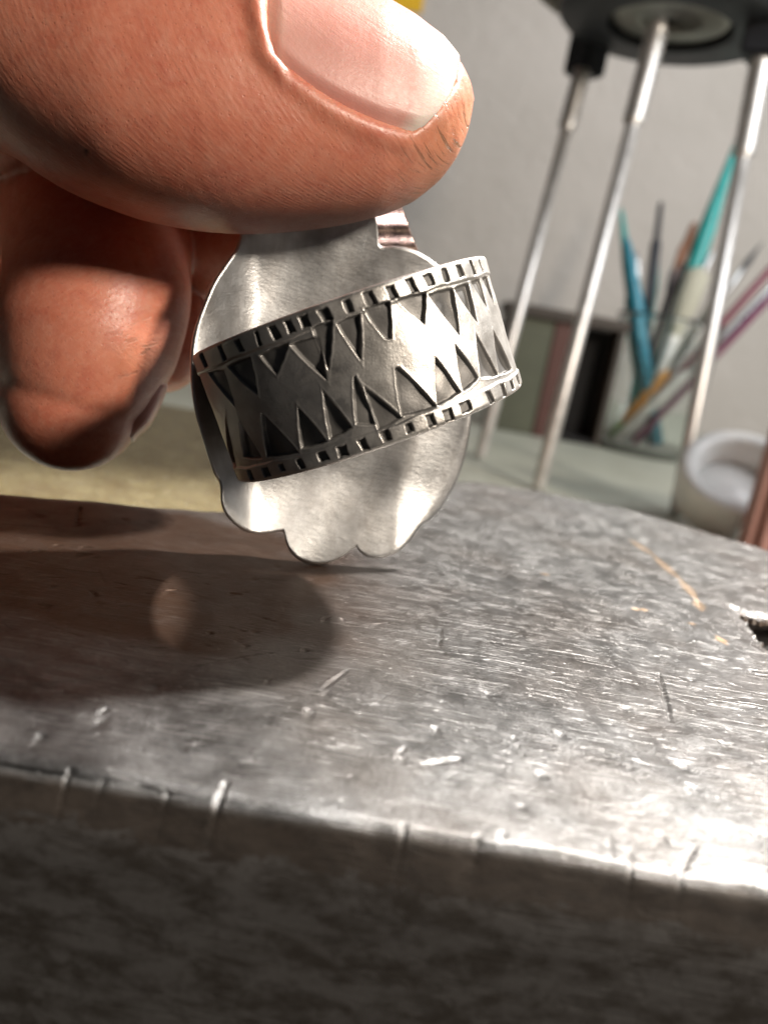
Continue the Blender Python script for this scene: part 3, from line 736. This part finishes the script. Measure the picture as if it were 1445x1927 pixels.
    # ---- attributes for the skin material
    fx, fy = co@cr, co@cu
    dirs = math.radians(38)
    uvt = np.stack([X_mm+.30*ph_mm+.05*ph_mm**2*np.sign(ph_mm), ph_mm, rr*0], -1)
    uvf = np.stack([-(fx-fx.mean())*math.sin(dirs)+fy*math.cos(dirs), fx*math.cos(dirs)+fy*math.sin(dirs), np.zeros(nvt)], -1)
    sk = np.where(is_thumb[:, None], uvt, uvf)
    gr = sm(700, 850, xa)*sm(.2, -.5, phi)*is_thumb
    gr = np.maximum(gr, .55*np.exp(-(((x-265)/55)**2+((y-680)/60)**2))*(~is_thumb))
    mole = np.exp(-(((x-161)/4.5)**2+((y-284)/6)**2)**2)*is_thumb*(fro > 0)
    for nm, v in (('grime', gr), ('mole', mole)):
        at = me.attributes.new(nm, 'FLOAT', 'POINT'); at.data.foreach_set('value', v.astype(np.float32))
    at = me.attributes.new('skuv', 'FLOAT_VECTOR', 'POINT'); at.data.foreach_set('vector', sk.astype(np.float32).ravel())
    me.polygons.foreach_set('use_smooth', np.ones(len(me.polygons), bool)); me.update()
    tag(o, 'bare hand pinching the silver ring between thumb and curled fingers', 'hand')
    return o
HAND = build_hand()
def build_nail():
    nq, nt = 90, 110
    q = np.linspace(-.015, 1.015, nq)[:, None]*np.ones((1, nt)); t = np.linspace(-.03, 1.0, nt)[None]*np.ones((nq, 1))
    x = nail_prox(q)+t*(nail_dist(q)-nail_prox(q))
    ph = phi_low(x)+q*NAIL_SPAN
    yc, rp, dc = thumb_c(x); rmm = rp/F*dc; rd = thumb_rd(x, rp, dc)
    sa = np.sign(np.sin(ph))*abs(np.sin(ph))**(2/2.25); ca = np.sign(np.cos(ph))*abs(np.cos(ph))**(2/2.25)
    edge = np.minimum(np.minimum(q+.015, 1.015-q)*NAIL_SPAN*rmm, (t+.03)*14)
    lift = -.40+.46*sm(0, 1.6, edge) + .20*sm(.75, 1.0, t)
    # bring onto the digit's own surface
    d = dc-(rd+lift)*ca; yy = yc-(rp+lift/dc*F)*sa; sc = dc/d
    V = P(CX+(x-CX)*sc, CY+(yy-CY)*sc, d)
    nrm = np.cross(np.gradient(V, axis=0), np.gradient(V, axis=1)); nrm /= np.linalg.norm(nrm, axis=-1)[..., None]
    if (nrm[nq//2, nt//2]@(-fw)) < 0: nrm = -nrm
    B = V-.38*nrm
    f1 = grid_faces(nq, nt); b = nq*nt
    i = np.arange(nq-1); l = nt-1
    j = np.arange(nt-1); lq = (nq-1)*nt
    side = [np.stack([i*nt+l, b+i*nt+l, b+(i+1)*nt+l, (i+1)*nt+l], -1), np.stack([i*nt, (i+1)*nt, b+(i+1)*nt, b+i*nt], -1),
            np.stack([j, b+j, b+j+1, j+1], -1), np.stack([lq+j, lq+j+1, b+lq+j+1, b+lq+j], -1)]
    uv = np.stack([t, q, 0*t], -1).reshape(-1, 3)
    o = mesh_obj('thumbnail', np.concatenate([V.reshape(-1, 3), B.reshape(-1, 3)]), np.concatenate([f1, f1[:, ::-1]+b]+side), M_NAIL, HAND, attrs={'nuv': np.concatenate([uv, uv])})
    bm = bmesh.new(); bm.from_mesh(o.data); bmesh.ops.recalc_face_normals(bm, faces=bm.faces); bm.to_mesh(o.data); bm.free()
build_nail()
def build_finger_nail():
    # nail on the far, right-hand side of the curled finger, seen edge-on
    c0, c1 = np.array(P(163, 650, 71)), np.array(P(134, 758, 71)); ax = c1-c0; ax /= np.linalg.norm(ax)
    out = cr*.97+(-cu)*.2; out -= ax*(out@ax); out /= np.linalg.norm(out); bk = np.cross(ax, out)
    if bk@fw < 0: bk = -bk
    nq, nt = 40, 40; q = np.linspace(-1, 1, nq)[:, None]*np.ones((1, nt)); t = np.linspace(0, 1, nt)[None]*np.ones((nq, 1))
    R = 7.62-1.25*t**2; a = q*math.radians(54)+math.radians(40)
    R = R-.8*sm(.72, 1, abs(q))-.8*sm(.22, 0, t)-.45*sm(.7, 1, t)
    tl = t*(7.0-1.6*abs(q)**3)+.2+.5*abs(q)**2
    ctr = c0+tl[..., None]*ax
    V = ctr+(R*np.cos(a))[..., None]*out+(R*np.sin(a))[..., None]*bk
    nrm = np.cos(a)[..., None]*out+np.sin(a)[..., None]*bk
    V = V+.05*nrm; B = V-.3*nrm; f1 = grid_faces(nq, nt); b = nq*nt; i = np.arange(nq-1); j = np.arange(nt-1); l = nt-1; lq = (nq-1)*nt
    side = [np.stack([i*nt+l, b+i*nt+l, b+(i+1)*nt+l, (i+1)*nt+l], -1), np.stack([i*nt, (i+1)*nt, b+(i+1)*nt, b+i*nt], -1), np.stack([j, b+j, b+j+1, j+1], -1), np.stack([lq+j, lq+j+1, b+lq+j+1, b+lq+j], -1)]
    uv = np.stack([t*.9, q*.5+.5, 0*t], -1).reshape(-1, 3)
    o = mesh_obj('fingernail', np.concatenate([V.reshape(-1, 3), B.reshape(-1, 3)]), np.concatenate([f1, f1[:, ::-1]+b]+side), M_NAIL, HAND, attrs={'nuv': np.concatenate([uv, uv])})
    bm = bmesh.new(); bm.from_mesh(o.data); bmesh.ops.recalc_face_normals(bm, faces=bm.faces); bm.to_mesh(o.data); bm.free()
build_finger_nail()

# ================================================================== background things
M_CHROME = plain('leg_metal', (.66, .64, .62), .38, .7, .12, .2, .1)
M_BLACK = plain('black_plastic', (.018, .020, .026), .5, 0, .2, .1, .2)
def build_tripod():
    feet = [G(1012, 922, BENCH), G(1272, 966, BENCH), G(903, 862, BENCH)]
    tops = [P(1243, 30, proj(feet[0])[2]), P(1436, 90, proj(feet[1])[2]), P(1112, 70, proj(feet[2])[2])]
    ztop = np.mean([t[2] for t in tops]); root = rootat('soldering_tripod', np.mean(feet, 0))
    O = np.mean(feet, 0); sub = lambda V: np.asarray(V)-O
    tag(root, 'three-legged metal stand with a black ring head and wire screen behind the block', 'tripod')
    for ft, tp in zip(feet, tops):
        v = tp-ft; L = np.linalg.norm(v); r_ = 2.7
        V, Fc = lathe([(.05, 0), (r_*.8, .05), (r_, 1), (r_, L-2), (.05, L-2)], 24, ft, v)
        lg = mesh_obj('leg', sub(V), Fc, M_CHROME, root)
        pr = [(r_+.02, L-42)]
        for k in range(12): pr += [(r_+.1, L-41+k*3), (r_+1.5, L-41+k*3+1.4)]
        pr += [(r_+.02, L-2.5)]
        V, Fc = lathe(pr, 24, ft, v); mesh_obj('threaded_sleeve', sub(V), Fc, M_CHROME, lg)
    c = np.mean(tops, 0); R = np.mean([np.hypot(*(t-c)[:2]) for t in tops])
    zb = ztop+2
    V, Fc = lathe([(R-9, 0), (R+8, 0), (R+10, 2), (R+10, 9), (R+7, 11), (R-9, 11), (R-9, 0)], 72, (c[0], c[1], zb))
    mesh_obj('ring_head', sub(V), Fc, M_BLACK, root)
    for i, tp in enumerate(tops):
        if i == 0: continue
        V, Fc = box(-7, 7, -6.5, 6.5, -11, 14, 1.2)
        mesh_obj('leg_socket', sub(xform(V, (tp[0], tp[1], zb), math.atan2(tp[1]-c[1], tp[0]-c[0]))), Fc, M_BLACK, root, False)
    V, Fc = box(-5, 5, -4, 4, 2, 26, 1); mesh_obj('leg_clamp', sub(xform(V, (tops[0][0], tops[0][1]-4, zb), 0)), Fc, M_BLACK, root, False)
    n, m = 170, 26; th = np.linspace(0, 2*math.pi, n, endpoint=False); kk = np.linspace(0, 1, m)
    rr_ = np.interp(kk, [0, .3, .32, .5, 1], [3, R-10, R-8, R+24, R+24]); zz = zb+np.interp(kk, [0, .3, .32, .5, 1], [3, 3, 11.5, 11.5, 58])
    V = np.stack([c[0]+rr_*np.cos(th)[:, None], c[1]+rr_*np.sin(th)[:, None], zz[None]+0*th[:, None]], -1).reshape(-1, 3)
    o = mesh_obj('wire_screen', sub(V), grid_faces(n, m, True), plain('screen_wire', (.42, .41, .39), .4, .9), root, False)
    md = o.modifiers.new('wires', 'WIREFRAME'); md.thickness = .0009; md.use_replace = True
    V, Fc = lathe([(.05, 6), (R-9.5, 6), (R-9.5, 13), (R+22, 13), (R+22, 60), (.05, 60)], 72, (c[0], c[1], zb)); mesh_obj('screen_backing', sub(V), Fc, M_BLACK, root)
build_tripod()

def glass():
    t = NT('jar_glass'); t.p(Base_Color=(.93, .96, .95, 1), Roughness=t.ramp(t.noise(.2, t.co(), 4), [(.3, .03), (.7, .12)]), Transmission_Weight=1.0, IOR=1.45); return t.m
JC = G(1200, 850, BENCH); JC = np.array([JC[0], JC[1], BENCH])
jd = proj(JC)[2]
def build_jar():
    root = rootat('glass_jar', JC); R, Hh = 29.0, 78
    tag(root, 'clear glass jar full of small hand tools beside the tripod', 'jar')
    V, Fc = lathe([(.05, .0), (R-3, 0), (R, 2.5), (R, Hh-3), (R+1, Hh-1.5), (R+.6, Hh), (R-1.2, Hh-.5), (R-2, Hh-3), (R-2, 5), (R-5, 3.5), (.05, 3.5)], 64)
    mesh_obj('jar_wall', V, Fc, glass(), root)
build_jar()
print('jar depth', jd, JC)
def rod(name, tip_px, base_off, prof, mat, label, cat, dtip=0.0, extra=None):
    """tool from the jar's floor to a tip seen at tip_px; prof = (fraction along, radius)"""
    a = JC+np.array([base_off[0], base_off[1], 4.2]); b = P(tip_px[0], tip_px[1], jd+dtip); v = b-a; L = np.linalg.norm(v)
    root = rootat(name, a); tag(root, label, cat, None)
    pr = [(.05, 0)]+[(r_*.98, f*L) for f, r_ in prof]+[(.05, L)]
    k = extra[0] if extra else 1.0
    lo = [p for p in pr if p[1] <= k*L+1e-6]
    if extra:
        rad = np.interp(k*L, [p[1] for p in pr], [p[0] for p in pr])
        V, Fc = lathe(lo+[(rad, k*L), (.05, k*L+.01)], 20, (0, 0, 0), v); mesh_obj('handle', V, Fc, mat, root)
        V, Fc = lathe([(.05, k*L-2), (rad*.8, k*L-1.9), (rad*.75, k*L+3)]+[p for p in pr if p[1] > k*L+3], 20, (0, 0, 0), v); mesh_obj('tip', V, Fc, extra[1], root)
    else:
        V, Fc = lathe(pr, 20, (0, 0, 0), v); mesh_obj('shaft', V, Fc, mat, root)
TEAL = plain('teal_plastic', (.02, .30, .28), .35); BLUE = plain('blue_plastic', (.02, .20, .28), .35); INK = plain('black_handle', (.012, .012, .018), .4)
BROWN = plain('brown_wood', (.24, .11, .06), .6); RED = plain('maroon_paint', (.16, .012, .035), .3); GREY = plain('grey_steel', (.45, .45, .45), .3, .9); ORNG = plain('amber_handle', (.55, .24, .03), .4)
WHT = plain('white_handle', (.74, .72, .68), .45); GRN = plain('green_rubber', (.22, .34, .12), .5); PALE = plain('pale_bristle', (.55, .53, .42), .8, 0, .25, .8, .5)
rod('modelling_tool', (1168, 388), (6, 4), [(.02, 3.6), (.55, 4.4), (.75, 3.2), (.97, 1.3)], TEAL, 'teal tapered tool leaning left in the jar with blue lower half', 'tool', 0, (.62, TEAL))
rod('modelling_tool', (1178, 440), (9, -5), [(.02, 4.0), (.7, 4.4), (.95, 2.2)], BLUE, 'blue tapered tool in the jar below the tip of the leaning teal one', 'tool', -8)
rod('modelling_tool', (1390, 255), (-4, -2), [(.02, 3.0), (.45, 4.8), (.70, 5.2), (.97, 1.7)], TEAL, 'long teal tool standing highest in the jar, behind a tripod leg', 'tool', 6)
rod('needle_file', (1244, 376), (-3, 6), [(.02, 2.2), (.66, 3.4), (.82, 3.2), (.84, 2.0), (.98, 1.6)], INK, 'upright black handled file in the middle of the jar', 'file', 4)
rod('modelling_tool', (1240, 470), (-8, 0), [(.02, 3.0), (.8, 3.4), (.97, 1.0)], TEAL, 'short teal tool in the jar beside the upright black file', 'tool', 8)
rod('paint_brush', (1308, 415), (-10, 4), [(.02, 2.0), (.6, 2.8), (.78, 3.2), (.9, 3.2), (.98, 2.0)], INK, 'brush with reddish brown bristles in the jar', 'brush', 8, (.80, BROWN))
rod('bristle_brush', (1318, 500), (-6, -6), [(.02, 2.5), (.6, 3.5), (.75, 7.0), (.95, 7.5)], WHT, 'pale bristled brush in the jar in front of the long teal tool', 'brush', -6, (.62, PALE))
rod('needle_file', (1437, 452), (-13, 3), [(.02, 1.6), (.9, 1.9)], INK, 'thin black rod leaning right out of the jar above the maroon one', 'rod', 4)
rod('pencil', (1475, 478), (-14, -2), [(.02, 2.4), (.92, 2.4)], RED, 'maroon painted pencil leaning right out of the jar', 'pencil', -2)
rod('steel_scriber', (1478, 512), (-13, -7), [(.02, 1.8), (.9, 1.9)], GREY, 'grey steel rod leaning right between two dark red pencils', 'rod', -6)
rod('pencil', (1485, 520), (-8, -12), [(.02, 2.2), (.92, 2.2)], plain('plum_paint', (.14, .01, .06), .35), 'plum red pencil lowest of those leaning right from the jar', 'pencil', -16)
rod('burnisher', (1300, 690), (-17, -8), [(.02, 2.6), (.9, 3.2)], WHT, 'white handled tool slanting inside the jar', 'tool', -14)
rod('burnisher', (1262, 690), (-19, -2), [(.02, 2.6), (.3, 3.4), (.9, 3.4)], GRN, 'amber handled tool with green end slanting inside the jar', 'tool', -10, (.22, ORNG))

for tx, ty, ox, oy, m_, lb in [
        (1196, 470, 8, 8, GREY, 'thin grey rod in the jar between the teal tool and the black file'),
        (1268, 500, 0, 10, INK, 'thin black rod in the jar beside the brown bristled brush'),
        (1285, 455, -4, 10, BROWN, 'thin brown wooden rod in the jar behind the black file'),
        (1342, 470, -6, 8, GREY, 'thin grey rod in the jar close to the long teal tool'),
        (1358, 540, -12, 8, PALE, 'thin cream rod in the jar under the maroon pencil'),
        (1222, 520, 3, -10, INK, 'short black rod standing in front of the blue tapered tool'),
        (1400, 500, -12, -4, GREY, 'thin grey rod leaning right between the thin black one and the long teal tool')]:
    rod('steel_bur' if m_ is GREY else 'thin_rod', (tx, ty), (ox, oy), [(.02, 1.3), (.85, 1.3), (.88, 1.9), (.97, 1.6)], m_, lb, 'rod', 6*math.sin(tx))

def build_case():
    a = G(945, 868, BENCH); y0 = 395.0
    q = lambda x, y: CAM+ray(x, y)*((y0-CAM[1])/ray(x, y)[1])
    x0, x1 = q(935, 700)[0], q(1160, 700)[0]; zt = q(1050, 582)[2]; O = ((x0+x1)/2, y0+15, BENCH)
    root = rootat('storage_case', O)
    tag(root, 'dark open-fronted wooden case with an olive compartment standing by the wall', 'case')
    dk = plain('dark_wood', (.05, .038, .03), .6, 0, .3, .1, .3); ol = plain('olive_paint', (.085, .09, .06), .6); bk = plain('black_felt', (.012, .011, .011), .9); rd = plain('red_brown_wood', (.085, .032, .025), .6)
    def pb(nm, b, m): V, Fc = box(*b, .5); mesh_obj(nm, np.array(V)-np.array(O), Fc, m, root, False)
    xm = x0+(x1-x0)*.47
    pb('lid', (x0-2, x1+2, y0-2, y0+32, zt-6, zt), dk); pb('side', (x0, x0+3, y0, y0+30, BENCH, zt-6.2), dk); pb('side', (x1-3, x1, y0, y0+30, BENCH, zt-6.2), dk)
    pb('olive_drawer', (x0+3.2, xm-4, y0+1.5, y0+28, BENCH+.2, zt-6.4), ol); pb('divider', (xm-3.8, xm+6, y0+.5, y0+29, BENCH+.2, zt-6.4), rd)
    pb('felt_back', (xm+6.2, x1-3.2, y0+20, y0+29, BENCH+.2, zt-6.4), bk); pb('base', (xm+6.2, x1-3.2, y0+1, y0+19.8, BENCH+.2, BENCH+3), bk)
build_case()

def build_dish():
    R, Hh = 18.5, 15.0; c = P(1392, 905, 262)
    root = rootat('white_dish', c); tag(root, 'white round plastic dish with a broken rim leaning beside the tripod leg', 'dish')
    wm = plain('white_plastic', (.88, .87, .85), .35, 0, .03)
    R_ = np.array((Matrix.Rotation(math.radians(-14), 3, 'Z') @ Matrix.Rotation(math.radians(38), 3, 'X')))
    n = 60; th = np.linspace(math.radians(-42), math.radians(276), n)
    prof = np.array([(R, 0), (R+.3, 1), (R+.8, Hh-1.5), (R+.2, Hh), (R-3.5, Hh), (R-4.5, Hh-1.5), (R-5.5, 5), (R-5.5, 0)])
    V = np.stack([prof[None, :, 0]*np.cos(th)[:, None], prof[None, :, 0]*np.sin(th)[:, None], prof[None, :, 1]-Hh+0*th[:, None]], -1).reshape(-1, 3)
    Fc = [tuple(f) for f in grid_faces(n, len(prof))]+[tuple(range(8)), tuple((n-1)*8+i for i in range(8))[::-1]]
    V = V@R_.T; W, F2 = lathe([(.05, 0.1-Hh), (R-5.6, .1-Hh), (R-5.6, 5.5-Hh), (.05, 6.5-Hh)], 48); W = W@R_.T
    dz = BENCH-(V[:, 2]+c[2]).min(); V[:, 2] += dz; W[:, 2] += dz
    mesh_obj('rim_wall', V, Fc, wm, root); mesh_obj('floor', W, F2, wm, root)
build_dish()
def build_pink():
    V, Fc = box(0, 60, 0, 12, 0, 58, 3)
    o = mesh_obj('pink_box', np.array(V), Fc, plain('dusty_pink', (.42, .22, .19), .6, 0, .1, .08), None, False)
    p = CAM+ray(1384, 1000)*((172-CAM[1])/ray(1384, 1000)[1])
    o.location = Vector((p[0], 160, BENCH))*S
    tag(o, 'dusty pink box beyond the edge of the block beside the white dish', 'box')
build_pink()
def build_mat():
    t = NT('olive_resin'); c = t.co(); n1 = t.noise(.08, t.co((1, 3, 1)), 5, .6); n2 = t.noise(.35, c, 5, .7)
    t.p(Base_Color=t.mix(t.ramp(n1, [(.35, 0), (.65, 1)]), (.15, .105, .042), (.30, .25, .13)), Roughness=t.ramp(n2, [(.35, .08), (.65, .32)]), Normal=t.bump(n2, 3.0))
    V, Fc = box(-150, 6, 62, 245, BENCH+.05, BENCH+4, 1.2); o = mesh_obj('olive_mat', V, Fc, t.m, None, False)
    tag(o, 'glossy olive bench mat lying behind the block past the fingers', 'mat')
build_mat()
def build_note():
    q = lambda x, y: CAM+ray(x, y)*((WALL_Y-1-CAM[1])/ray(x, y)[1])
    p = q(793, 24); V, Fc = box(p[0]-60, p[0], WALL_Y-1.5, WALL_Y-.02, p[2], p[2]+60, .2)
    tag(mesh_obj('yellow_note', V, Fc, plain('yellow_paper', (.72, .42, .01), .7, 0, .08), None, False), 'yellow paper square fixed to the wall above the thumb', 'note')
build_note()
